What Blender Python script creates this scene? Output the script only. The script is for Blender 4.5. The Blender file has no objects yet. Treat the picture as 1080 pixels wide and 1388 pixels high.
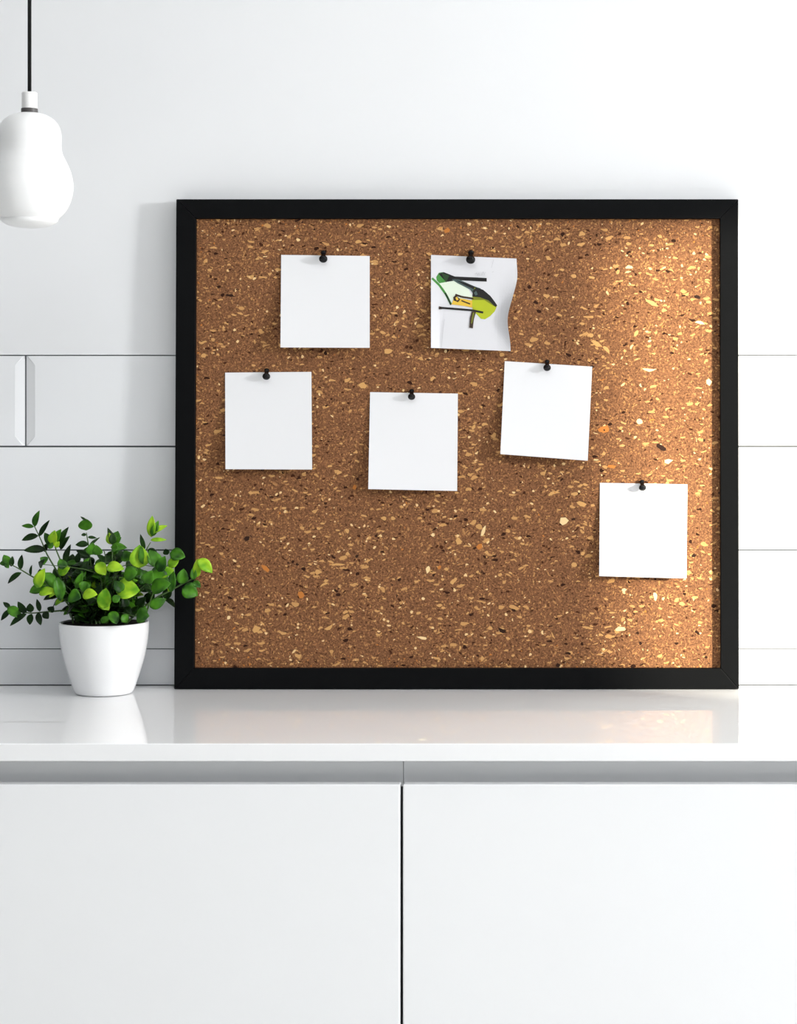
import bpy, bmesh, math, random
from mathutils import Vector, Matrix

R = random.Random(7)
scn = bpy.context.scene
COL = scn.collection

# ------------------------------------------------------------------ camera
CAM_Y, ZC, PX0, PY0, F = -3.0, 1.309, 800.0, 520.0, 3000.0
def at(px, py, d):
    """point seen at photo pixel (px, py), d metres out from the back wall"""
    s = (-CAM_Y - d) / F
    return Vector(((px - PX0) * s, -d, ZC - (py - PY0) * s))

cam = bpy.data.cameras.new('camera')
camo = bpy.data.objects.new('camera', cam); COL.objects.link(camo)
camo.location = (0, CAM_Y, ZC); camo.rotation_euler = (math.pi / 2, 0, 0)
cam.sensor_fit = 'HORIZONTAL'; cam.sensor_width = 36.0
cam.lens = F / 1080 * 36.0
cam.shift_x = (540 - PX0) / 1080
cam.shift_y = -(694 - PY0) / 1080
cam.clip_start = 0.05
scn.camera = camo

# ------------------------------------------------------------------ helpers
def srgb(r, g, b):
    f = lambda c: (c / 255 / 12.92) if c / 255 <= 0.04045 else ((c / 255 + 0.055) / 1.055) ** 2.4
    return (f(r), f(g), f(b), 1.0)

def mat(name, col, rough=0.5, spec=0.5, coat=0.0, bump=None, metal=0.0, trans=0.0):
    m = bpy.data.materials.new(name); m.use_nodes = True
    nt = m.node_tree; b = nt.nodes['Principled BSDF']
    b.inputs['Base Color'].default_value = col
    b.inputs['Roughness'].default_value = rough
    b.inputs['Specular IOR Level'].default_value = spec
    b.inputs['Coat Weight'].default_value = coat
    b.inputs['Coat Roughness'].default_value = 0.03
    b.inputs['Metallic'].default_value = metal
    if bump:
        scale, strength = bump
        tc = nt.nodes.new('ShaderNodeTexCoord'); n = nt.nodes.new('ShaderNodeTexNoise')
        n.inputs['Scale'].default_value = scale; n.inputs['Detail'].default_value = 4
        bp = nt.nodes.new('ShaderNodeBump'); bp.inputs['Strength'].default_value = strength
        bp.inputs['Distance'].default_value = 0.002
        nt.links.new(tc.outputs['Object'], n.inputs['Vector'])
        nt.links.new(n.outputs['Fac'], bp.inputs['Height'])
        nt.links.new(bp.outputs['Normal'], b.inputs['Normal'])
    return m

def link(name, bm, mats, parent=None, smooth=False, loc=None):
    me = bpy.data.meshes.new(name)
    bmesh.ops.recalc_face_normals(bm, faces=bm.faces[:])
    bm.to_mesh(me); bm.free()
    for m in (mats if isinstance(mats, (list, tuple)) else [mats]):
        me.materials.append(m)
    if smooth:
        for p in me.polygons: p.use_smooth = True
    o = bpy.data.objects.new(name, me); COL.objects.link(o)
    if parent:
        o.parent = parent
        o.matrix_parent_inverse = Matrix.Translation(-world_loc(parent)) if parent.type == 'EMPTY' or parent.parent else Matrix()
    return o

def world_loc(o):
    v = Vector(o.location)
    return v

def tag(o, label=None, cat=None, group=None, kind=None):
    if label: o['label'] = label
    if cat: o['category'] = cat
    if group: o['group'] = group
    if kind: o['kind'] = kind
    return o

def thing(name, loc, label, cat, group=None):
    o = bpy.data.objects.new(name, None); COL.objects.link(o)
    o.location = loc; o.empty_display_size = 0.02
    return tag(o, label, cat, group)

def box(bm, x0, x1, y0, y1, z0, z1, bev=0.0, seg=2):
    vs = [bm.verts.new((x, y, z)) for x in (x0, x1) for y in (y0, y1) for z in (z0, z1)]
    idx = [(0, 1, 3, 2), (4, 6, 7, 5), (0, 4, 5, 1), (2, 3, 7, 6), (0, 2, 6, 4), (1, 5, 7, 3)]
    fs = [bm.faces.new([vs[i] for i in f]) for f in idx]
    if bev:
        es = list({e for f in fs for e in f.edges})
        bmesh.ops.bevel(bm, geom=es, offset=bev, segments=seg, profile=0.5, affect='EDGES')
    return bm

def lathe(bm, prof, c=(0, 0, 0), n=48, closed=False):
    """prof: list of (r, z); r = 0 closes on the axis"""
    rings = []
    for r, z in prof:
        if r <= 1e-6:
            rings.append([bm.verts.new((c[0], c[1], c[2] + z))])
        else:
            rings.append([bm.verts.new((c[0] + r * math.cos(2 * math.pi * k / n), c[1] + r * math.sin(2 * math.pi * k / n), c[2] + z)) for k in range(n)])
    pairs = list(zip(rings[:-1], rings[1:]))
    if closed: pairs.append((rings[-1], rings[0]))
    for a, b in pairs:
        for k in range(n):
            k2 = (k + 1) % n
            if len(a) == 1 and len(b) == 1: continue
            if len(a) == 1: bm.faces.new((a[0], b[k], b[k2]))
            elif len(b) == 1: bm.faces.new((a[k], a[k2], b[0]))
            else: bm.faces.new((a[k], a[k2], b[k2], b[k]))
    return bm

def smooth_prof(pts, sub=4):
    out = []
    n = len(pts)
    for i in range(n - 1):
        p0, p1, p2, p3 = pts[max(i - 1, 0)], pts[i], pts[i + 1], pts[min(i + 2, n - 1)]
        for k in range(sub):
            t = k / sub
            out.append(tuple(0.5 * (2 * b + (c - a) * t + (2 * a - 5 * b + 4 * c - d) * t * t + (3 * b - a - 3 * c + d) * t ** 3)
                             for a, b, c, d in zip(p0, p1, p2, p3)))
    out.append(pts[-1])
    return [(max(r, 0), z) for r, z in out]

def tube(bm, pts, r0, r1, n=7):
    rings = []
    for i, p in enumerate(pts):
        d = (pts[min(i + 1, len(pts) - 1)] - pts[max(i - 1, 0)]).normalized()
        a = d.orthogonal().normalized(); b = d.cross(a)
        r = r0 + (r1 - r0) * i / (len(pts) - 1)
        rings.append([bm.verts.new(p + a * (r * math.cos(2 * math.pi * k / n)) + b * (r * math.sin(2 * math.pi * k / n))) for k in range(n)])
    for A, B in zip(rings[:-1], rings[1:]):
        for k in range(n):
            bm.faces.new((A[k], A[(k + 1) % n], B[(k + 1) % n], B[k]))
    bm.faces.new(rings[0][::-1]); bm.faces.new(rings[-1])

# ------------------------------------------------------------------ materials
M_plaster = mat('white_plaster', (0.80, 0.812, 0.83, 1), 0.55, 0.3, bump=(9, 0.03))
M_tile = mat('white_glazed_tile', (0.83, 0.845, 0.865, 1), 0.12, 0.5)
M_grout = mat('grey_grout', (0.16, 0.17, 0.18, 1), 0.9, 0.1)
M_counter = mat('glossy_white_worktop', (0.90, 0.905, 0.915, 1), 0.008, 0.55)
M_door = mat('white_lacquer', (0.86, 0.87, 0.885, 1), 0.22, 0.4)
M_rail = mat('pale_grey_profile', (0.80, 0.81, 0.82, 1), 0.4, 0.4)
M_carcass = mat('dark_cabinet_gap', (0.06, 0.06, 0.06, 1), 0.7, 0.2)
M_frame = mat('black_satin_frame', (0.0042, 0.0045, 0.0050, 1), 0.5, 0.06)
M_paper = mat('white_paper', (0.79, 0.795, 0.815, 1), 0.85, 0.1)
M_pin = mat('black_plastic', (0.003, 0.003, 0.0035, 1), 0.2, 0.25)
M_needle = mat('steel_needle', (0.5, 0.5, 0.5, 1), 0.3, metal=1)
M_lamp = mat('opal_white_lamp', (0.87, 0.875, 0.88, 1), 0.3, 0.4)
M_lampcap = mat('white_lamp_cap', (0.82, 0.82, 0.82, 1), 0.4, 0.4)
M_ring = mat('dark_grey_ring', (0.08, 0.075, 0.075, 1), 0.45, 0.4)
M_cord = mat('black_cord', (0.008, 0.008, 0.008, 1), 0.7, 0.2)
M_pot = mat('white_ceramic', (0.86, 0.865, 0.875, 1), 0.16, 0.5)
M_soil = mat('dark_soil', (0.012, 0.010, 0.008, 1), 0.95, 0.1, bump=(300, 0.8))
M_stem = mat('green_stem', (0.045, 0.10, 0.015, 1), 0.5)
M_floor = mat('grey_floor', (0.74, 0.74, 0.73, 1), 0.5)
M_ceiling = mat('white_ceiling', (0.88, 0.88, 0.88, 1), 0.8)

def leaf_mat(name, c1, c2):
    m = bpy.data.materials.new(name); m.use_nodes = True
    nt = m.node_tree; b = nt.nodes['Principled BSDF']
    tc = nt.nodes.new('ShaderNodeTexCoord'); n = nt.nodes.new('ShaderNodeTexNoise')
    n.inputs['Scale'].default_value = 55; n.inputs['Detail'].default_value = 2
    r = nt.nodes.new('ShaderNodeValToRGB')
    r.color_ramp.elements[0].position = 0.36; r.color_ramp.elements[0].color = c1
    r.color_ramp.elements[1].position = 0.64; r.color_ramp.elements[1].color = c2
    nt.links.new(tc.outputs['Object'], n.inputs['Vector']); nt.links.new(n.outputs['Fac'], r.inputs['Fac'])
    nt.links.new(r.outputs['Color'], b.inputs['Base Color'])
    b.inputs['Roughness'].default_value = 0.38; b.inputs['Specular IOR Level'].default_value = 0.16
    return m
M_leaf_dark = leaf_mat('leaf_dark_green', (0.004, 0.013, 0.003, 1), (0.014, 0.045, 0.006, 1))
M_leaf_mid = leaf_mat('leaf_mid_green', (0.009, 0.045, 0.004, 1), (0.062, 0.21, 0.010, 1))
M_leaf_lime = leaf_mat('leaf_young_lime', (0.10, 0.29, 0.010, 1), (0.36, 0.58, 0.025, 1))
LEAFM = [M_leaf_dark, M_leaf_mid, M_leaf_lime]

def cork_material():
    m = bpy.data.materials.new('cork'); m.use_nodes = True
    nt = m.node_tree; N = nt.nodes.new; L = nt.links.new
    b = nt.nodes['Principled BSDF']; b.inputs['Roughness'].default_value = 0.85
    b.inputs['Specular IOR Level'].default_value = 0.15
    tc = N('ShaderNodeTexCoord')
    # warp so that granules are not round
    wn = N('ShaderNodeTexNoise'); wn.inputs['Scale'].default_value = 70; wn.inputs['Detail'].default_value = 2
    L(tc.outputs['Object'], wn.inputs['Vector'])
    wv = N('ShaderNodeVectorMath'); wv.operation = 'MULTIPLY_ADD'
    wv.inputs[1].default_value = (0.012, 0.012, 0.012); L(wn.outputs['Color'], wv.inputs[0]); L(tc.outputs['Object'], wv.inputs[2])
    def ramp(src, stops):
        r = N('ShaderNodeValToRGB'); e = r.color_ramp.elements
        while len(e) < len(stops): e.new(0.5)
        for k, (p, c) in enumerate(stops): e[k].position = p; e[k].color = c
        L(src, r.inputs['Fac']); return r.outputs['Color']
    def mix(fac, a, c):
        x = N('ShaderNodeMix'); x.data_type = 'RGBA'
        L(fac, x.inputs['Factor'])
        for s, v in ((6, a), (7, c)):
            if isinstance(v, tuple): x.inputs[s].default_value = v
            else: L(v, x.inputs[s])
        return x.outputs[2]
    def math_(op, a, c=0.0, d=None):
        x = N('ShaderNodeMath'); x.operation = op
        for i, v in enumerate((a, c) if d is None else (a, c, d)):
            if isinstance(v, (int, float)): x.inputs[i].default_value = v
            else: L(v, x.inputs[i])
        return x.outputs[0]
    fine = N('ShaderNodeTexNoise'); fine.inputs['Scale'].default_value = 420; fine.inputs['Detail'].default_value = 6
    fine.inputs['Roughness'].default_value = 0.7
    L(wv.outputs[0], fine.inputs['Vector'])
    base = ramp(fine.outputs['Fac'], [(0.34, srgb(56, 32, 19)), (0.45, srgb(115, 77, 51)), (0.55, srgb(131, 90, 61)), (0.67, srgb(190, 134, 84))])
    big = N('ShaderNodeTexNoise'); big.inputs['Scale'].default_value = 9; big.inputs['Detail'].default_value = 2
    L(tc.outputs['Object'], big.inputs['Vector'])
    dens = N('ShaderNodeMapRange'); dens.inputs[1].default_value = 0.3; dens.inputs[2].default_value = 0.7
    L(big.outputs['Fac'], dens.inputs[0])
    def cells(scale, lo, hi, thr, col, prev, rnd, sx=1.0, rot=0.0, dk=0.12):
        mp = N('ShaderNodeMapping'); mp.inputs['Rotation'].default_value = (0, 0, rot)
        mp.inputs['Scale'].default_value = (scale * sx, scale, scale * 0.01)
        mp.inputs['Location'].default_value = (rnd, rnd * 2, 0)
        L(wv.outputs[0], mp.inputs['Vector'])
        v = N('ShaderNodeTexVoronoi'); v.inputs['Scale'].default_value = 1; v.voronoi_dimensions = '2D'
        L(mp.outputs[0], v.inputs['Vector'])
        sp = N('ShaderNodeSeparateColor'); L(v.outputs['Color'], sp.inputs[0])
        keep = math_('GREATER_THAN', math_('MULTIPLY_ADD', dens.outputs[0], dk, sp.outputs[0]), thr)
        size = math_('MULTIPLY_ADD', sp.outputs[1], hi - lo, lo)
        near = math_('LESS_THAN', v.outputs['Distance'], size)
        f = math_('MULTIPLY', keep, near)
        return mix(f, prev, col), f
    c, f1 = cells(330, 0.25, 0.5, 0.92, srgb(176, 128, 80), base, 0.3)
    c, f2 = cells(260, 0.2, 0.42, 0.985, srgb(66, 36, 20), c, 1.7, 0.6, 0.5, 0.08)
    c, f3 = cells(200, 0.15, 0.42, 0.975, srgb(204, 156, 98), c, 3.1, 0.5, 0.9)
    c, f4 = cells(170, 0.15, 0.38, 0.985, srgb(196, 148, 92), c, 5.9, 0.42, -0.5)
    c, f5 = cells(210, 0.15, 0.36, 0.992, srgb(232, 198, 142), c, 8.3, 0.8, 0.1, 0.06)
    c, f6 = cells(150, 0.15, 0.33, 0.993, srgb(48, 26, 16), c, 11.3, 0.6, -0.2, 0.06)
    L(c, b.inputs['Base Color'])
    h = math_('ADD', fine.outputs['Fac'], math_('MULTIPLY', math_('ADD', f1, f3), 0.5))
    h = math_('SUBTRACT', h, math_('MULTIPLY', math_('ADD', f2, f6), 0.7))
    bp = N('ShaderNodeBump'); bp.inputs['Strength'].default_value = 0.55; bp.inputs['Distance'].default_value = 0.0012
    L(h, bp.inputs['Height']); L(bp.outputs['Normal'], b.inputs['Normal'])
    return m
M_cork = cork_material()
CHIPM = [mat('cork_chip_' + n, srgb(*c), 0.8, 0.2) for n, c in
         (('tan', (206, 158, 98)), ('pale', (236, 206, 152)), ('orange', (192, 120, 56)), ('brown', (142, 98, 64)), ('dark', (46, 27, 18)))]

# ------------------------------------------------------------------ setting
Z_CT = 0.900
Z_TILE = at(0, 481, 0).z
XL, XR, YF, ZTOP = -2.3, 3.3, -5.2, 2.6
bm = bmesh.new(); box(bm, XL, XR + 0.12, 0.0, 0.12, Z_TILE, ZTOP)
box(bm, XL, XR + 0.12, 0.006, 0.12, 0.0, Z_TILE)
wall = tag(link('wall_back', bm, M_plaster), kind='structure')

# backsplash: glazed tiles with bevelled ends, grout between
bm = bmesh.new()
box(bm, XL, XR, 0.0045, 0.0062, 0.88, Z_TILE - 0.0002)
for f in bm.faces: f.material_index = 1
rows = [(481.0, 605.0, 34.0, 1.5), (605.0, 745.5, 269.0, 1.4), (745.5, 879.5, 400.0, 1.0), (879.5, 928.2, 270.0, 0.6)]
PITCH = 470.0
for top, bot, joint, gap in rows:
    j = joint
    while j > -1400: j -= PITCH
    while j < 4000:
        x0, x1 = at(j, 0, 0).x + 0.0011, at(j + PITCH, 0, 0).x - 0.0011
        z1, z0 = at(0, top + gap, 0).z, at(0, bot - gap * 0.6, 0).z
        x0, x1 = max(x0, XL), min(x1, XR)
        if x1 - x0 > 0.03:
            bw = min(0.0125, (z1 - z0) * 0.3); bd = 0.0032
            # face polygon, with bevelled ends mitred at the corners
            o = [(x0, bd, z0), (x0, bd, z1), (x0 + 0.002, 0, z1), (x1 - 0.002, 0, z1), (x1, bd, z1), (x1, bd, z0), (x1 - 0.002, 0, z0), (x0 + 0.002, 0, z0)]
            V = [bm.verts.new(p) for p in o]
            I = [bm.verts.new(p) for p in ((x0 + bw, 0, z0 + bw), (x0 + bw, 0, z1 - bw), (x1 - bw, 0, z1 - bw), (x1 - bw, 0, z0 + bw))]
            for f in ((V[2], V[3], I[2], I[1]), (I[0], I[1], I[2], I[3]), (V[6], V[7], I[0], I[3]),
                      (V[0], V[1], I[1], I[0]), (V[1], V[2], I[1]), (V[0], I[0], V[7]),
                      (V[4], V[5], I[3], I[2]), (V[3], V[4], I[2]), (V[5], V[6], I[3])):
                bm.faces.new(f)
            B = [bm.verts.new((p[0], 0.006, p[2])) for p in o]
            for k in range(8):
                bm.faces.new((V[k], V[(k + 1) % 8], B[(k + 1) % 8], B[k]))
        j += PITCH
bs = link('wall_back_tiles', bm, [M_tile, M_grout]); tag(bs, kind='structure')

bm = bmesh.new(); box(bm, XL, XR + 0.12, YF, 0.12, -0.1, 0.0)
tag(link('floor', bm, M_floor), kind='structure')
bm = bmesh.new(); box(bm, XL, XR + 0.12, YF, 0.12, ZTOP, ZTOP + 0.1)
tag(link('ceiling', bm, M_ceiling), kind='structure')

# unseen right wall; first opening shaped for the sun patch, second added for fill
SUN_A, SUN_C = 1.55, 0.30                       # towards the sun: (SUN_A, -1, SUN_C)
XO = XR + 0.12                                   # the outer jamb cuts the sun
W1 = (-0.06, -(XO - 0.045) / SUN_A - 0.03, 0.96, 1.525 + (XO - 0.2) * SUN_C / SUN_A)
W2 = (-3.35, -4.70, 0.96, 2.25)
bm = bmesh.new()
for y0, y1, z0, z1 in ((0.0, W1[0], 0, ZTOP), (W1[0], W1[1], 0, W1[2]), (W1[0], W1[1], W1[3], ZTOP), (W1[1], W2[0], 0, ZTOP),
                       (W2[0], W2[1], 0, W2[2]), (W2[0], W2[1], W2[3], ZTOP), (W2[1], YF, 0, ZTOP)):
    box(bm, XR, XR + 0.12, y1, y0, z0, z1)
tag(link('wall_right', bm, M_plaster), kind='structure')

# ------------------------------------------------------------------ worktop and cabinets
FRONT_D = -CAM_Y - 0.409 * F / (1008 - PY0)       # worktop front edge, distance from the wall
z_under = at(0, 1032, FRONT_D).z
bm = bmesh.new(); box(bm, XL + 0.02, 2.6, -FRONT_D, -0.0003, z_under, Z_CT, 0.0012)
tag(link('worktop', bm, M_counter), 'long glossy white worktop under the corkboard and potted plant', 'worktop')

dd = FRONT_D - 0.012                               # door face
z_doortop = at(0, 1063.5, dd).z
xgap0, xgap1 = at(542.2, 0, dd).x, at(545.8, 0, dd).x
def cabinet(x0, x1, label):
    xm = (x0 + x1) / 2
    t = thing('base_cabinet', (xm, -0.25, 0.0), label, 'cabinet', 'handleless white base cabinets')
    bm = bmesh.new(); box(bm, x0 + 0.002, x1 - 0.002, -dd + 0.062, -0.008, 0.10, z_under - 0.0002)
    link('body', bm, M_carcass, t)
    bm = bmesh.new(); box(bm, x0, x1, -dd, -dd + 0.018, 0.11, z_doortop, 0.0016, 3)
    link('door', bm, M_door, t)
    bm = bmesh.new()
    box(bm, x0 - 0.0012, x1 + 0.0012, -dd + 0.027, -dd + 0.060, z_doortop - 0.007, z_under - 0.0004, 0.0006)
    link('finger_rail', bm, M_rail, t)['label'] = 'recessed grey finger rail above the door'
    bm = bmesh.new(); box(bm, x0 + 0.002, x1 - 0.002, -dd + 0.06, -dd + 0.075, 0.0, 0.11)
    link('plinth', bm, M_door, t)
W = 0.62
cabinet(xgap0 - W, xgap0, 'flat white base cabinet left of the dark gap, below the potted plant')
cabinet(xgap1, xgap1 + W, 'flat white base cabinet right of the dark gap, with the brighter door')

# ------------------------------------------------------------------ corkboard
DB, DT = 0.0415, 0.0262
pb = at(235, 933.2, DB); pt = at(242, 270, DT)
x_l, x_r = -0.5563, 0.1986
O = Vector((x_l, -DB, Z_CT + 0.0006)); TOPP = Vector((x_l, -DT, pt.z))
H = (TOPP - O).length; WID = x_r - x_l
U = (TOPP - O).normalized(); Xv = Vector((1, 0, 0)); Nn = Xv.cross(U).normalized()   # Nn points out to the room
assert Nn.y < 0
BM = Matrix((( Xv.x, U.x, Nn.x, O.x), (Xv.y, U.y, Nn.y, O.y), (Xv.z, U.z, Nn.z, O.z), (0, 0, 0, 1)))
board = thing('corkboard', O, 'large corkboard in a black frame leaning on the wall, with six pinned sheets', 'corkboard')
board.matrix_world = BM
def blink(name, bm, mats, parent=None, smooth=False):
    """link a mesh whose coordinates are in the board's own frame"""
    o = link(name, bm, mats, None, smooth); o.parent = parent or board; return o

SW, SWR, RT, RB, TH = 0.0262, 0.0243, 0.0258, 0.0276, 0.0245
REC = 0.0075                                       # cork lies this far behind the frame face
def bar(poly):
    bm = bmesh.new()
    a = [bm.verts.new((x, y, 0)) for x, y in poly]; b = [bm.verts.new((x, y, -TH)) for x, y in poly]
    fs = [bm.faces.new(a), bm.faces.new(b[::-1])]
    for k in range(4): fs.append(bm.faces.new((a[k], b[k], b[(k + 1) % 4], a[(k + 1) % 4])))
    bmesh.ops.bevel(bm, geom=bm.edges[:], offset=0.0007, segments=2, profile=0.5, affect='EDGES')
    return bm
g = 0.00012
blink('frame_stile', bar([(0, g), (SW, RB + g), (SW, H - RT - g), (0, H - g)]), M_frame)
blink('frame_stile', bar([(WID, g), (WID, H - g), (WID - SWR, H - RT - g), (WID - SWR, RB + g)]), M_frame)
blink('frame_rail', bar([(g, H), (SW + g, H - RT), (WID - SWR - g, H - RT), (WID - g, H)]), M_frame)
blink('frame_rail', bar([(g, 0), (WID - g, 0), (WID - SWR - g, RB), (SW + g, RB)]), M_frame)

# cork panel with embedded granules
bm = bmesh.new()
cx0, cx1, cy0, cy1 = SW + 0.0003, WID - SWR - 0.0003, RB + 0.0003, H - RT - 0.0003
box(bm, cx0, cx1, cy0, cy1, -0.0165, -REC)
for f in bm.faces: f.material_index = 0
def chip(x, y, ln, wd, ang, mi):
    n = R.choice((5, 6, 7, 8)); ca, sa = math.cos(ang), math.sin(ang)
    bend = R.uniform(-0.35, 0.35); top, low = [], []
    z = -REC + R.uniform(0.00012, 0.0004)
    for k in range(n):
        a = 2 * math.pi * (k + R.uniform(-0.25, 0.25)) / n
        rr = R.uniform(0.7, 1.15)
        u, v = ln / 2 * math.cos(a) * rr, wd / 2 * math.sin(a) * rr
        v += bend * u * u / (ln / 2)
        px, py = x + u * ca - v * sa, y + u * sa + v * ca
        px = min(max(px, cx0 + 0.0004), cx1 - 0.0004); py = min(max(py, cy0 + 0.0004), cy1 - 0.0004)
        top.append(bm.verts.new((px, py, z))); low.append(bm.verts.new((px, py, -REC - 0.0003)))
    f = bm.faces.new(top); f.material_index = mi
    for k in range(n):
        s = bm.faces.new((top[k], low[k], low[(k + 1) % n], top[(k + 1) % n])); s.material_index = mi
for k in range(800):
    x, y = R.uniform(cx0, cx1), R.uniform(cy0, cy1)
    e = R.random()
    if e < 0.80: ln = R.uniform(0.0014, 0.0040)
    elif e < 0.97: ln = R.uniform(0.004, 0.008)
    else: ln = R.uniform(0.008, 0.013)
    asp = R.choice((0.3, 0.35, 0.5, 0.7, 0.9)) if ln < 0.008 else R.choice((0.14, 0.25, 0.4))
    mi = R.choices((1, 2, 3, 4, 5), (27, 15, 8, 34, 13))[0]
    if mi == 2: ln *= 0.75
    if mi == 5: ln = min(ln, 0.008) * 0.9
    chip(x, y, ln, ln * asp, R.gauss(0.0, 0.9), mi)
for k in range(650):                               # finer crumbs crowd the rim of the panel
    e = min(R.expovariate(1 / 0.010), 0.06); sd = R.choice('lrtbtb')
    x = cx0 + e if sd == 'l' else cx1 - e if sd == 'r' else R.uniform(cx0, cx1)
    y = cy0 + e if sd == 'b' else cy1 - e if sd == 't' else R.uniform(cy0, cy1)
    ln = R.uniform(0.0012, 0.0036)
    chip(x, y, ln, ln * R.uniform(0.3, 0.8), R.uniform(0, 3.1), R.choices((1, 2, 3, 4, 5), (34, 10, 26, 20, 10))[0])
def hit(px, py, off):
    """board coordinates of photo pixel (px, py) on the plane off metres in front of the frame face"""
    o = Vector((0, CAM_Y, ZC)); d = at(px, py, 0) - o
    P = O + Nn * off
    t = (P - o).dot(Nn) / d.dot(Nn)
    q = o + d * t - O
    return Vector((q.dot(Xv), q.dot(U), off))
for px, py, ln, wd, a, mi in ((492, 522, 14, 9, -0.4, 1), (622, 733, 10, 14, 0.2, 1), (650, 741, 9, 9, 0, 3), (347, 852, 11, 10, 0.5, 1),
        (334, 730, 12, 8, 0.6, 5), (655, 719, 5, 17, -0.3, 2), (587, 725, 6, 6, 0, 2), (808, 466, 19, 7, -0.5, 1), (822, 473, 16, 5, -0.8, 1),
        (818, 582, 15, 12, 0.3, 3), (866, 571, 10, 8, 0, 2), (896, 606, 17, 7, -0.6, 5), (829, 633, 16, 6, 0, 3), (764, 706, 12, 11, 0.3, 2),
        (788, 683, 15, 7, -0.1, 1), (884, 411, 17, 7, -0.5, 1), (680, 855, 12, 6, -0.3, 5), (360, 770, 14, 7, -0.7, 3), (408, 806, 13, 10, -0.3, 3),
        (311, 400, 14, 4, -0.1, 5), (446, 851, 13, 5, 0.5, 1), (458, 765, 26, 3, 0, 1), (580, 772, 6, 11, -0.3, 2), (572, 865, 17, 4, -0.2, 2),
        (880, 502, 22, 4, -0.05, 2), (852, 362, 12, 5, 0.1, 2), (945, 402, 10, 6, -0.3, 5), (948, 437, 14, 5, -0.3, 2), (960, 518, 9, 10, 0, 2),
        (606, 312, 11, 8, 0.3, 3), (840, 852, 18, 6, 0.1, 2), (846, 800, 10, 6, 0, 2), (888, 809, 6, 12, 0.2, 2), (905, 626, 14, 7, 0, 2),
        (526, 476, 13, 8, 0.2, 1), (862, 452, 6, 14, -0.5, 1), (750, 668, 17, 5, 0.3, 1), (760, 560, 9, 6, 0.2, 1)):
    h = hit(px, py, -REC)
    chip(h.x, h.y, ln * 0.001, wd * 0.001, a, mi)
blink('cork_panel', bm, [M_cork] + CHIPM)

# ------------------------------------------------------------------ notes
def bez(c, u, v):
    tl, tr, br, bl = c
    x = (tl[0] * (1 - u) + tr[0] * u) * (1 - v) + (bl[0] * (1 - u) + br[0] * u) * v
    y = (tl[1] * (1 - u) + tr[1] * u) * (1 - v) + (bl[1] * (1 - u) + br[1] * u) * v
    return x, y
def surf(c, u, v, lift, extra=None, add=0.0, warp=None):
    x, y = bez(c, u, v)
    if warp:
        dx, dy = warp(u, v); x += dx; y += dy
    off = -REC + 0.0010 + lift * v ** 1.7 + (extra(u, v) if extra else 0.0) + add
    p = hit(x, y, off)
    return O + Xv * p.x + U * p.y + Nn * p.z
def note(name, c, lift, label, cat, group=None, extra=None, warp=None, art=None, mats=None, nu=16, nv=20):
    bm = bmesh.new()
    ctr = surf(c, 0.5, 0.0, lift, extra)
    G = [[bm.verts.new(surf(c, i / nu, j / nv, lift, extra, 0, warp) - ctr) for i in range(nu + 1)] for j in range(nv + 1)]
    K = [[bm.verts.new(surf(c, i / nu, j / nv, lift, extra, -0.0003, warp) - ctr) for i in range(nu + 1)] for j in range(nv + 1)]
    for j in range(nv):
        for i in range(nu):
            bm.faces.new((G[j][i], G[j + 1][i], G[j + 1][i + 1], G[j][i + 1]))
            bm.faces.new((K[j][i], K[j][i + 1], K[j + 1][i + 1], K[j + 1][i]))
    for j in range(nv):
        bm.faces.new((G[j][0], K[j][0], K[j + 1][0], G[j + 1][0])); bm.faces.new((G[j][nu], G[j + 1][nu], K[j + 1][nu], K[j][nu]))
    for i in range(nu):
        bm.faces.new((G[0][i], G[0][i + 1], K[0][i + 1], K[0][i])); bm.faces.new((G[nv][i], K[nv][i], K[nv][i + 1], G[nv][i + 1]))
    if art: art(bm, c, lift, extra, warp, ctr)
    o = link(name, bm, mats or M_paper, None, False)
    o.location = ctr
    return tag(o, label, cat, group)

GN = 'blank white notes on the corkboard'
N1 = [(381, 345.5), (501, 347), (501, 471.5), (380, 471)]
N2 = [(584, 345.5), (699.5, 350.5), (692.5, 476), (584, 471.5)]
N3 = [(305, 505), (422, 504), (423, 636.5), (305.5, 636)]
N4 = [(501.5, 531.5), (620.5, 533.5), (619.5, 665.5), (499, 663)]
N5 = [(684, 489.5), (802.5, 497), (796.5, 624.5), (678, 615.5)]
N6 = [(813, 654.5), (931.5, 656.5), (930.3, 784), (812, 781)]
curl = lambda k: (lambda u, v: k * (abs(u - 0.5) * 2) ** 2 * v)
note('paper_note', N1, 0.0165, 'highest blank white note, pinned beside the printed picture sheet', 'note', GN, curl(0.001))
note('paper_note', N3, 0.0135, 'blank white note above the potted plant, close to the side of the black frame', 'note', GN, curl(0.001))
note('paper_note', N4, 0.0135, 'blank white note hanging lower than its tilted neighbour, at the middle of the corkboard', 'note', GN, curl(0.001))
note('paper_note', N5, 0.0155, 'blank white note pinned askew, the only clearly tilted blank one', 'note', GN, curl(0.001))
note('paper_note', N6, 0.0135, 'lowest blank white note, alone in the sunlit strip of cork', 'note', GN, curl(0.001))

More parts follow.
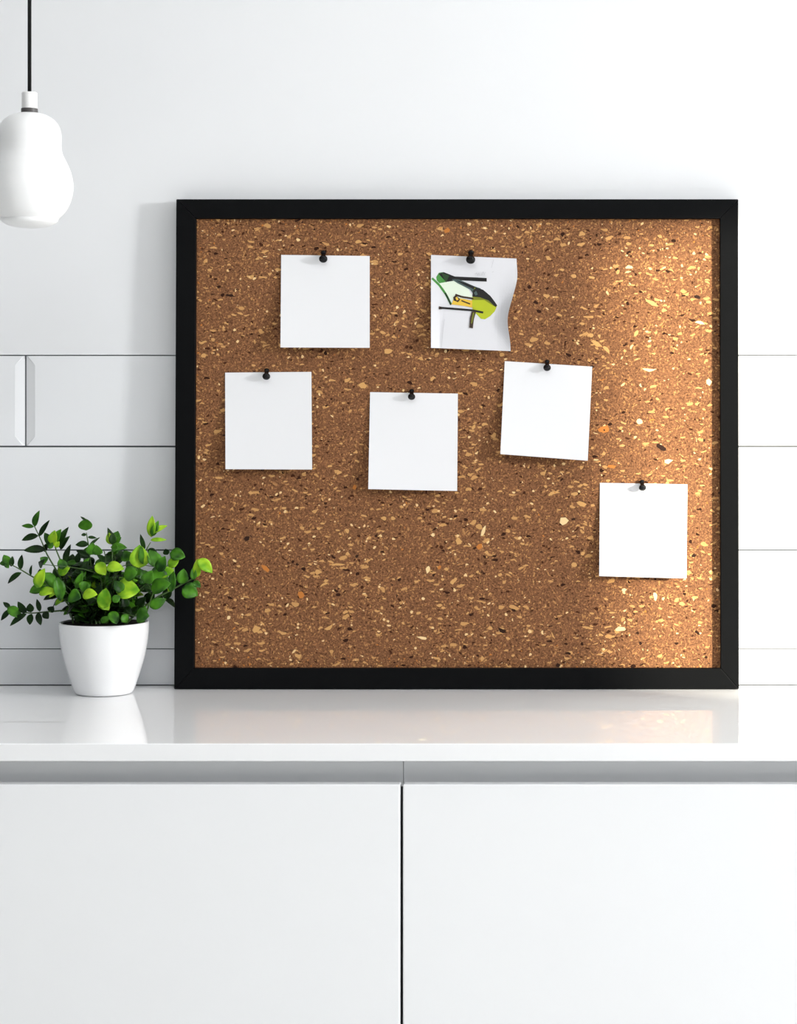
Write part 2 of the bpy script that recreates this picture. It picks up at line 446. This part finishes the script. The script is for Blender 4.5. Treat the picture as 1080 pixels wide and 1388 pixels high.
# the printed picture sheet: a creased sheet with an odd green and black glossy shape
PICM = [mat('picture_sheet_paper', srgb(216, 216, 220), 0.6, 0.3)] + [mat('print_' + n, srgb(*c), 0.35, 0.4) for n, c in
        (('black', (22, 20, 20)), ('lime', (176, 186, 30)), ('olive', (118, 124, 28)), ('green', (70, 140, 62)), ('pale_green', (220, 231, 213)),
         ('teal_grey', (74, 92, 92)), ('amber', (222, 184, 62)), ('brown', (58, 40, 28)), ('crease_grey', (196, 196, 200)), ('dark_green', (40, 66, 36)))]
def zpx(zx, zy): return 560 + zx * 160 / 1080, 320 + zy * 170 / 1148
def uv_of(c, x, y):
    u, v = 0.5, 0.5
    for _ in range(12):
        X, Y = bez(c, u, v)
        u += (x - X) / 116.0; v += (y - Y) / 126.0
    return u, v
def picture(bm, c, lift, extra, warp, ctr):
    layer = [0.00012]
    def patch(pts, mi):
        tb = bmesh.new()
        f = tb.faces.new([tb.verts.new((*uv_of(c, *zpx(*p)), 0)) for p in pts])
        bmesh.ops.triangulate(tb, faces=[f])
        bmesh.ops.subdivide_edges(tb, edges=tb.edges[:], cuts=4, use_grid_fill=True)
        vm = {v: bm.verts.new(surf(c, v.co.x, v.co.y, lift, extra, layer[0]) - ctr) for v in tb.verts}
        for q in tb.faces: bm.faces.new([vm[v] for v in q.verts]).material_index = mi
        tb.free(); layer[0] += 0.00003
    def strokes(pts, w, mi):
        for a, b_ in zip(pts[:-1], pts[1:]):
            d = Vector((b_[0] - a[0], b_[1] - a[1])); n = Vector((-d.y, d.x)).normalized()
            patch([(a[0] + n.x * w / 2, a[1] + n.y * w / 2), (b_[0] + n.x * w / 2, b_[1] + n.y * w / 2), (b_[0] - n.x * w / 2, b_[1] - n.y * w / 2), (a[0] - n.x * w / 2, a[1] - n.y * w / 2)], mi)
    patch([(230, 430), (370, 400), (500, 480), (545, 560), (350, 600), (330, 560)], 5)
    strokes([(172, 385), (240, 450), (300, 535), (345, 625)], 20, 4); strokes([(290, 520), (318, 570), (345, 630)], 12, 1)
    patch([(210, 375), (235, 335), (275, 330), (330, 365), (300, 420), (240, 432), (215, 405)], 4)
    patch([(230, 345), (280, 330), (380, 370), (560, 378), (672, 384), (672, 417), (570, 412), (400, 404), (300, 420)], 1)
    patch([(258, 338), (330, 360), (300, 425), (285, 400)], 10)
    patch([(350, 395), (420, 398), (560, 460), (620, 480), (560, 545), (520, 490), (400, 428)], 6)
    patch([(380, 400), (480, 430), (575, 468), (560, 490), (470, 448)], 1)
    patch([(560, 470), (630, 490), (700, 545), (745, 600), (768, 635), (745, 690), (700, 735), (655, 762), (620, 757), (570, 705), (545, 680), (535, 590)], 2)
    patch([(560, 470), (630, 490), (700, 545), (768, 635), (735, 640), (650, 585), (545, 585)], 3)
    patch([(545, 500), (575, 470), (640, 492), (705, 547), (745, 600), (768, 635), (752, 650), (690, 590), (610, 560), (540, 555)], 1)
    patch([(555, 520), (575, 500), (590, 535), (570, 545)], 6)
    patch([(375, 560), (540, 590), (540, 655), (470, 640), (350, 625)], 7)
    patch([(365, 560), (390, 540), (430, 580), (410, 605), (370, 590)], 8); patch([(385, 565), (400, 555), (415, 580), (398, 590)], 7)
    strokes([(385, 535), (440, 555), (550, 572)], 16, 8); strokes([(440, 590), (520, 622)], 12, 8)
    patch([(545, 640), (700, 650), (690, 690), (560, 690)], 2)
    strokes([(235, 655), (380, 666), (545, 680), (640, 700)], 18, 1)
    patch([(235, 642), (262, 648), (262, 668), (235, 672)], 8)
    patch([(535, 690), (575, 690), (555, 760), (545, 845), (512, 838), (518, 750)], 8)
    patch([(545, 700), (560, 700), (538, 800), (528, 800)], 3)
    # faint pencil scribble and the fold at the lower corner
    for pts in ([(570, 350), (580, 335), (590, 360), (600, 335), (606, 360)], [(625, 360), (640, 325), (650, 355), (660, 330)], [(720, 330), (735, 325)], [(735, 215), (715, 290)]):
        strokes(pts, 4, 9)
    strokes([(285, 760), (270, 880), (258, 1020)], 5, 9)
def n2extra(u, v):
    e = 0.0
    if u > 0.8: e += 0.010 * ((u - 0.8) / 0.2) ** 2 * math.exp(-((v - 0.62) / 0.3) ** 2)
    if u < 0.12: e += 0.004 * ((0.12 - u) / 0.12) * v
    return e
def n2warp(u, v):
    s = max(0.0, (u - 0.75) / 0.25) ** 2
    return (-7.0 * s * math.exp(-((v - 0.65) / 0.22) ** 2) + 3.0 * s * math.exp(-((v - 0.2) / 0.15) ** 2), 0)
note('picture_sheet', N2, 0.011, 'creased pale sheet printed with a black and green shape, pinned to the corkboard', 'picture', None, n2extra, n2warp, picture, PICM, 28, 28)

# ------------------------------------------------------------------ push pins
def pin(px, py_top, py_bot, label, tilt=0.0):
    base = hit(px, py_top + 4.0, -REC + 0.0012)
    bw = O + Xv * base.x + U * base.y + Nn * base.z
    t = thing('push_pin', bw, label, 'push pin', 'black push pins in the corkboard')
    ax = (Nn * 0.66 - U * 0.75 + Xv * tilt).normalized()
    rot = Vector((0, 0, 1)).rotation_difference(ax).to_matrix()
    k = (py_bot - py_top) / 19.0
    def place(name, prof, m):
        bm = bmesh.new(); lathe(bm, [(r * k, z * k) for r, z in prof], n=20)
        bmesh.ops.rotate(bm, verts=bm.verts[:], cent=(0, 0, 0), matrix=rot)
        o = link(name, bm, m, None, True); o.parent = t; return o
    place('collar', smooth_prof([(0, 0.0), (0.0030, 0.0), (0.0037, 0.0008), (0.0037, 0.0022), (0.0030, 0.0031), (0.0, 0.0033)], 3), M_pin)
    place('grip', smooth_prof([(0.0032, 0.0030), (0.0031, 0.006), (0.0034, 0.009), (0.0042, 0.0112)], 3), M_pin)
    place('head', smooth_prof([(0, 0.0098), (0.0034, 0.0100), (0.0053, 0.0118), (0.0057, 0.0138), (0.0050, 0.0158), (0.0030, 0.0170), (0, 0.0174)], 3), M_pin)
    bm = bmesh.new()
    tube(bm, [Vector((0, 0, 0)) + ax * 0.0005, ax * -0.0012], 0.0005, 0.0003, 6)
    o = link('needle', bm, M_needle, None, True); o.parent = t
pin(438.3, 337.5, 356.5, 'black push pin holding the highest blank note', 0.06)
pin(638.3, 337.5, 358.5, 'black push pin holding the printed picture sheet', 0.0)
pin(361.6, 497.0, 514.5, 'black push pin holding the blank note above the potted plant', 0.04)
pin(558.0, 525.0, 541.5, 'black push pin holding the blank note at the middle of the board', 0.03)
pin(741.5, 485.5, 502.5, 'black push pin holding the tilted blank note', 0.0)
pin(870.0, 648.0, 664.5, 'black push pin holding the lowest blank note in the sunlit strip', 0.04)

# ------------------------------------------------------------------ pendant lamp
LD = 0.33; ls = (3.0 - LD) / F
lx = at(40, 0, LD).x; lz = lambda py: at(40, py, LD).z
lamp = thing('pendant_lamp', (lx, -LD, lz(310)), 'white gourd-shaped pendant lamp hanging on a black cord', 'lamp')
def lpart(name, prof, m, n=64, smooth=True):
    bm = bmesh.new(); lathe(bm, [(r * ls, lz(py)) for r, py in prof], (lx, -LD, 0), n)
    return link(name, bm, m, lamp, smooth)
lpart('lamp_shade', smooth_prof([(0.0, 153), (12, 153), (22, 155.5), (32, 161.5), (38.5, 169.5), (41.8, 179), (42.4, 190), (42.2, 198), (43.2, 206), (46.2, 213.5), (50.5, 222),
                     (55, 233), (57.8, 246), (58.2, 257), (56.2, 268), (52.2, 279), (46.6, 288), (41.5, 293.5), (39.0, 296.0)], 4) + [(36, 296.5), (34, 292)], M_lamp)
lpart('diffuser', smooth_prof([(38.4, 294.5), (38.0, 298), (35, 302), (27, 306), (14, 308.6), (0, 309.6)], 4), M_lamp)
lpart('lamp_cap', [(0, 125), (9.2, 125), (10.2, 126), (10.2, 147.2), (0, 147.2)], M_lampcap, smooth=False)
lpart('cap_ring', [(0, 147), (10.6, 147), (11.2, 147.6), (11.2, 152.4), (10.6, 153.2), (0, 153.2)], M_ring, smooth=False)
bm = bmesh.new(); tube(bm, [Vector((lx, -LD, lz(126))), Vector((lx, -LD, 2.2)), Vector((lx, -LD, ZTOP - 0.02))], 2.5 * ls, 2.5 * ls, 12)
link('cord', bm, M_cord, lamp, True)
bm = bmesh.new(); lathe(bm, [(0, ZTOP - 0.03), (0.045, ZTOP - 0.03), (0.05, ZTOP - 0.024), (0.05, ZTOP - 0.0005), (0, ZTOP - 0.0005)], (lx, -LD, 0), 40)
link('ceiling_cap', bm, M_lampcap, lamp)

# ------------------------------------------------------------------ potted plant
PD = 0.076; ps = (3.0 - PD) / F
pcx = at(141, 0, PD).x; pcy = -PD
plant = thing('potted_plant', (pcx, pcy, Z_CT), 'small bushy green plant in a white ceramic pot, beside the corkboard', 'plant')
hz = 0.0945
prof = [(0, 0.0004), (0.030, 0.0004), (0.0365, 0.0008), (0.0385, 0.0035), (0.0412, 0.0105), (0.0468, 0.0275), (0.0520, 0.045), (0.0557, 0.063), (0.0578, 0.080), (0.0584, 0.092)]
outer = [(0, 0.0004), (0.030, 0.0004)] + smooth_prof(prof[2:], 3)
inner = [(0.0578, hz), (0.0556, hz), (0.0546, 0.091), (0.053, 0.075), (0, 0.075)]
bm = bmesh.new(); lathe(bm, [(r, Z_CT + z) for r, z in outer + inner], (pcx, pcy, 0), 72)
link('pot', bm, M_pot, plant, True)
bm = bmesh.new(); lathe(bm, [(0.0535, Z_CT + 0.0765), (0.0545, Z_CT + 0.0925), (0.035, Z_CT + 0.0935), (0.0, Z_CT + 0.094)], (pcx, pcy, 0), 32)
link('soil', bm, M_soil, plant, True)

def leaf(bm, base, d, nrm, ln, wd, mi, point=0.5, cup=0.25, curl=0.15):
    d = d.normalized(); s = d.cross(nrm)
    if s.length < 1e-4: s = d.orthogonal()
    s.normalize(); n = s.cross(d).normalized()
    rows_ = []; NT = 8
    for k in range(NT + 1):
        t = k / NT
        w = wd / 2 * (math.sin(math.pi * min(t, 1) ** (1.0 - 0.15 * (1 - point))) ** 0.72 * (1 - point * 0.45 * t) + 0.04 * (1 - t))
        if k == NT: w = 0.0002
        c = base + d * (ln * t) + n * (curl * ln * (t * t) * -1 + 0.06 * ln * math.sin(math.pi * t))
        row = []
        for q in (-1, -0.5, 0, 0.5, 1):
            row.append(c + s * (w * q) + n * (cup * w * abs(q) ** 1.5))
        rows_.append(row)
    T = [[bm.verts.new(p) for p in r] for r in rows_]
    for a, b_ in zip(T[:-1], T[1:]):
        for q in range(4):
            f = bm.faces.new((a[q], a[q + 1], b_[q + 1], b_[q])); f.material_index = mi; f.smooth = True

def keep_clear(p, m=0.006):
    """the plant grows clear of the wall and the leaning board"""
    lim = -m
    if p.x > x_l - 0.012:
        h = min(max((p.z - O.z) / H, 0), 1); lim = -(DB + (DT - DB) * h) - m
    if p.y > lim: p.y = lim
    return p

def sprig(pts, leaves, r0=0.0015):
    """pts: stem polyline; leaves: (base, dir, normal, length, width, colour, point)"""
    bm = bmesh.new()
    sm = []
    for i in range(len(pts) - 1):
        p0, p1, p2, p3 = pts[max(i - 1, 0)], pts[i], pts[i + 1], pts[min(i + 2, len(pts) - 1)]
        for k in range(4):
            t = k / 4
            sm.append(0.5 * (2 * p1 + (p2 - p0) * t + (2 * p0 - 5 * p1 + 4 * p2 - p3) * t * t + (3 * p1 - p0 - 3 * p2 + p3) * t ** 3))
    sm.append(pts[-1])
    tube(bm, sm, r0, r0 * 0.45, 6)
    st = link('sprig', bm, M_stem, plant, True)
    bm = bmesh.new()
    for b_, d, n, ln, wd, mi, pt_ in leaves:
        tip = b_ + d.normalized() * ln
        tip2 = keep_clear(tip.copy()); b_ = keep_clear(b_.copy())
        dd_ = tip2 - b_
        leaf(bm, b_, dd_ if dd_.length > 1e-4 else d, n, ln, wd, mi, pt_, R.uniform(0.15, 0.45), R.uniform(0.0, 0.25))
    lo = bpy.data.meshes.new('leaves'); bm.to_mesh(lo); bm.free()
    for m in LEAFM: lo.materials.append(m)
    o = bpy.data.objects.new('leaves', lo); COL.objects.link(o); o.parent = st
    so = o.modifiers.new('thickness', 'SOLIDIFY'); so.thickness = 0.0004; so.offset = 0
    return st

px2m = ps
def P(px, py, d): return at(px, py, d)
def L(bx, by, tx, ty, d, wpx, mi, point=0.6, nz=None, dd_=0.0):
    """leaf from pixel base to pixel tip at depth d; nz: leaf normal (default faces the room, a little up)"""
    b_ = P(bx, by, d); t_ = P(tx, ty, d + dd_)
    n = nz if nz else Vector((R.uniform(-0.4, 0.4), -1, R.uniform(0.1, 0.7)))
    return (b_, t_ - b_, n, (t_ - b_).length, wpx * 1.25 * px2m, mi, point)
EDGE = Vector((0.25, -0.35, 1.0))
root = lambda k=0.0: Vector((pcx + R.uniform(-0.02, 0.02) + k, pcy + R.uniform(-0.02, 0.02), Z_CT + 0.082))

# sprigs that stand clear of the bush, one by one
sprig([root(-0.02), P(85, 790, .075), P(64, 752, .075), P(56, 733, .075), P(46, 712, .075)],
      [L(47, 714, 51, 692, .075, 9, 1, .8), L(46, 714, 29, 712, .075, 6, 1, .8), L(53, 727, 67, 705, .076, 7, 0, .9), L(52, 726, 29, 732, .077, 9, 0, .8),
       L(62, 745, 32, 746, .078, 11, 0, .6), L(60, 748, 66, 735, .07, 7, 0, .7)])
sprig([root(-0.03), P(78, 800, .085), P(48, 784, .085), P(26, 771, .085), P(10, 763, .085)],
      [L(12, 766, 5, 752, .085, 11, 1, .6), L(12, 764, -1, 763, .086, 8, 1, .6), L(15, 768, 17, 754, .084, 6, 0, .5), L(28, 772, 29, 752, .084, 7, 0, .5),
       L(29, 776, 9, 790, .087, 8, 0, .8), L(42, 780, 42, 766, .086, 4, 0, .5), L(7, 764, 12, 770, .09, 6, 1, .6)])
sprig([root(-0.03), P(95, 830, .085), P(68, 829, .09), P(40, 831, .09), P(14, 826, .09)],
      [L(14, 826, 1, 841, .09, 7, 0, .9), L(14, 824, 4, 816, .09, 6, 0, .8), L(10, 824, 30, 836, .092, 13, 1, .7), L(36, 831, 23, 816, .09, 9, 0, .6),
       L(36, 832, 13, 848, .093, 9, 0, .7), L(42, 830, 40, 818, .089, 9, 0, .3), L(43, 832, 40, 847, .092, 9, 0, .5), L(52, 830, 54, 848, .092, 8, 0, .5),
       L(54, 829, 50, 812, .088, 6, 0, .6), L(58, 831, 66, 838, .092, 9, 0, .4), L(68, 830, 72, 822, .09, 10, 0, .6)])
sprig([root(-0.01), P(124, 770, .08), P(120, 740, .08), P(117, 722, .08)],
      [L(117, 719, 116, 703, .08, 17, 1, .3), L(117, 706, 109, 700, .08, 3, 0, .9), L(117, 725, 110, 725, .081, 4, 0, .5), L(119, 728, 131, 729, .08, 4, 0, .8),
       L(120, 738, 102, 738, .081, 9, 0, .8), L(121, 740, 134, 728, .082, 4, 0, .9), L(122, 755, 103, 746, .083, 8, 0, .8)])
sprig([root(0.0), P(150, 770, .08), P(152, 745, .08), P(153, 735, .08)],
      [L(153, 738, 147, 715, .08, 8, 0, .8), L(153, 738, 160, 720, .081, 13, 1, .5), L(152, 738, 146, 722, .083, 10, 2, .5), L(154, 738, 164, 728, .082, 8, 1, .5),
       L(152, 738, 153, 722, .086, 9, 0, .5), L(150, 742, 172, 742, .087, 10, 1, .5)])
sprig([root(0.02), P(182, 780, .075), P(197, 748, .072), P(204, 735, .07)],
      [L(205, 728, 206, 699, .07, 11, 2, .6), L(206, 727, 214, 706, .071, 9, 1, .6), L(208, 722, 225, 711, .071, 8, 2, .6), L(204, 732, 225, 731, .071, 5, 2, .4),
       L(196, 745, 190, 724, .073, 6, 0, .8), L(200, 745, 214, 752, .075, 9, 0, .5)])
sprig([root(0.03), P(205, 815, .085), P(232, 800, .08), P(246, 792, .08), P(262, 784, .08), P(268, 778, .08)],
      [L(268, 782, 267, 758, .08, 10, 2, .6), L(268, 758, 288, 776, .081, 15, 2, .7), L(262, 786, 262, 769, .082, 8, 1, .5), L(247, 797, 268, 806, .083, 20, 1, .5),
       L(246, 792, 249, 771, .081, 14, 1, .5), L(262, 788, 272, 796, .079, 8, 1, .5), L(228, 802, 238, 785, .085, 7, 2, .6)])
sprig([root(0.03), P(212, 790, .09), P(226, 768, .085), P(232, 755, .08)],
      [L(230, 750, 251, 755, .08, 16, 1, .5), L(228, 768, 242, 758, .084, 12, 2, .5), L(227, 752, 224, 744, .08, 8, 0, .4), L(215, 780, 236, 772, .09, 14, 2, .6),
       L(205, 775, 228, 795, .095, 22, 1, .5), L(232, 803, 234, 772, .088, 10, 1, .5)])
sprig([root(-0.02), P(86, 775, .085), P(76, 745, .085), P(73, 735, .085)],
      [L(72, 740, 60, 722, .085, 10, 1, .5), L(73, 738, 72, 719, .088, 12, 2, .3), L(74, 738, 82, 717, .086, 10, 1, .3), L(80, 742, 91, 714, .085, 10, 0, .7),
       L(82, 745, 92, 726, .086, 9, 0, .7), L(72, 742, 65, 738, .09, 9, 1, .4), L(75, 742, 80, 734, .09, 8, 2, .4), L(88, 765, 93, 738, .087, 8, 0, .5)])
# bright young leaves that face the room, in front of the bush
front = [(50, 797, 57, 772, 13, 2), (62, 776, 76, 798, 12, 1), (76, 783, 82, 815, 14, 1), (53, 806, 75, 798, 10, 2), (80, 779, 94, 768, 13, 2), (85, 772, 82, 757, 11, 1),
         (131, 763, 143, 779, 13, 2), (144, 770, 167, 769, 13, 2), (189, 770, 189, 739, 20, 2), (196, 765, 192, 742, 12, 1), (168, 780, 186, 776, 17, 1), (157, 801, 188, 797, 25, 2),
         (165, 803, 156, 787, 12, 1), (141, 825, 143, 797, 15, 2), (134, 815, 148, 826, 13, 2), (112, 807, 130, 804, 13, 2), (93, 807, 109, 810, 16, 1), (116, 788, 112, 802, 12, 1),
         (103, 798, 112, 776, 8, 1), (150, 829, 158, 846, 12, 1), (165, 834, 173, 843, 11, 1), (185, 836, 201, 834, 17, 1), (136, 843, 149, 836, 7, 1), (152, 815, 163, 808, 9, 1),
         (205, 800, 230, 790, 18, 1), (203, 823, 224, 812, 12, 1), (175, 760, 168, 747, 13, 1), (122, 752, 126, 736, 12, 1), (134, 752, 130, 739, 11, 1), (160, 742, 150, 744, 9, 1),
         (210, 768, 205, 745, 16, 1), (215, 775, 222, 755, 12, 1), (62, 763, 56, 756, 10, 1), (58, 765, 53, 762, 11, 0), (196, 790, 205, 775, 13, 1)]
for i in range(0, len(front), 3):
    grp = front[i:i + 3]
    lv = [L(a, b_, c, e, 0.134 + R.uniform(-.012, .012), w * 1.02, m, R.uniform(.0, .35), Vector((R.uniform(-.1, .7), -1, R.uniform(.2, .9))), R.uniform(-.004, .008)) for a, b_, c, e, w, m in grp]
    ax_ = sum((v[0] for v in lv), Vector()) / len(lv)
    sprig([root(), Vector(((pcx + ax_.x) / 2, -0.098, (ax_.z + Z_CT + 0.09) / 2)), ax_ + Vector((0, 0.012, 0)), lv[0][0]], lv, 0.0010)
# the bush behind them: opposite leaf pairs along fanned sprigs
for k in range(72):
    a = R.uniform(0, 2 * math.pi); rr = math.sqrt(R.random())
    ex = 141 + 88 * rr * math.cos(a) * 1.0
    d_end = 0.074 + 0.042 * rr * math.sin(a)
    ey = 842 - (R.uniform(0.12, 1.0) ** 0.8) * 92 * math.sqrt(max(0.12, 1 - (0.8 * rr) ** 2))
    if ey > 815: ex = 141 + (ex - 141) * 0.72
    if ex < 70: ey = max(ey, 755 + (70 - ex) * 0.8)
    e = keep_clear(P(ex, ey, d_end), 0.012); b_ = root()
    m1 = b_.lerp(e, 0.35) + Vector((0, 0, 0.012)); m2 = b_.lerp(e, 0.7) + Vector((0, 0, 0.008))
    pts = [b_, m1, m2, e]
    lv = []
    for j in range(6):
        t = 0.16 + 0.84 * j / 5
        q = (b_.lerp(m1, t / .35) if t < .35 else m1.lerp(m2, (t - .35) / .35) if t < .7 else m2.lerp(e, min(1, (t - .7) / .3)))
        d = (e - m1).normalized(); s = d.cross(Vector((R.uniform(-.3, .3), R.uniform(-.3, .3), 1))).normalized()
        if j % 2: s = s.cross(d).normalized()
        for sg in (-1, 1):
            dv = (s * sg + d * R.uniform(0.4, 1.1) + Vector((0, 0, R.uniform(0, .3)))).normalized()
            mi = R.choices((0, 1, 2), (78, 21, 1) if j < 4 else (58, 36, 6))[0]
            ln = R.uniform(0.014, 0.023) * (1 - 0.15 * (j == 5))
            lv.append((q, dv, Vector((R.uniform(-.3, .6), R.uniform(-1.0, -.2), 1)), ln, ln * R.uniform(.6, .95), mi, R.uniform(.05, .5)))
    sprig(pts, lv, 0.0011)

# ------------------------------------------------------------------ light
w = bpy.data.worlds.new('daylight'); scn.world = w; w.use_nodes = True
bg = w.node_tree.nodes['Background']; bg.inputs['Color'].default_value = (0.86, 0.93, 1.0, 1); bg.inputs['Strength'].default_value = 0.25
def area(name, loc, size_y, size_z, power, col=(1, 1, 1)):
    l = bpy.data.lights.new(name, 'AREA'); l.shape = 'RECTANGLE'; l.size = size_y; l.size_y = size_z
    l.energy = power; l.color = col
    o = bpy.data.objects.new(name, l); COL.objects.link(o); o.location = loc
    # faces -x, into the room
    o.rotation_euler = Matrix(((0, 0, 1), (1, 0, 0), (0, 1, 0))).to_euler()
    return o
area('added_window_fill', (XR - 0.01, (W1[0] + W1[1]) / 2, (W1[2] + W1[3]) / 2), W1[0] - W1[1], W1[3] - W1[2], 24, (1, 0.99, 0.97))  # area light added in the opening for grazing light from the right
area('added_window_fill', (XR - 0.01, (W2[0] + W2[1]) / 2, (W2[2] + W2[3]) / 2), W2[0] - W2[1], W2[3] - W2[2], 10, (0.94, 0.97, 1))  # weak fill light added in the invented second opening
cl = area('added_ceiling_fill', (-0.2, -1.9, ZTOP - 0.01), 0.9, 0.6, 11.5, (0.97, 0.985, 1)); cl.rotation_euler = (0, 0, 0)  # added fill with no known fixture, brightens the worktop
area('added_window_key', (XR - 0.012, -1.72, 1.88), 0.42, 0.36, 104, (0.985, 0.99, 1))  # small key light added to sharpen the shadows beside the notes
sl = bpy.data.lights.new('sun', 'SUN'); sl.energy = 14.0; sl.angle = math.radians(1.0); sl.color = (1.0, 0.93, 0.76)
so = bpy.data.objects.new('sun', sl); COL.objects.link(so)
so.rotation_euler = Vector((SUN_A, -1, SUN_C)).to_track_quat('Z', 'Y').to_euler()
so.location = (6, -4, 4)

vs = scn.view_settings
vs.view_transform = 'Standard'; vs.look = 'None'; vs.exposure = -0.10; vs.gamma = 1.0; vs.use_curve_mapping = False
scn.display_settings.display_device = 'sRGB'
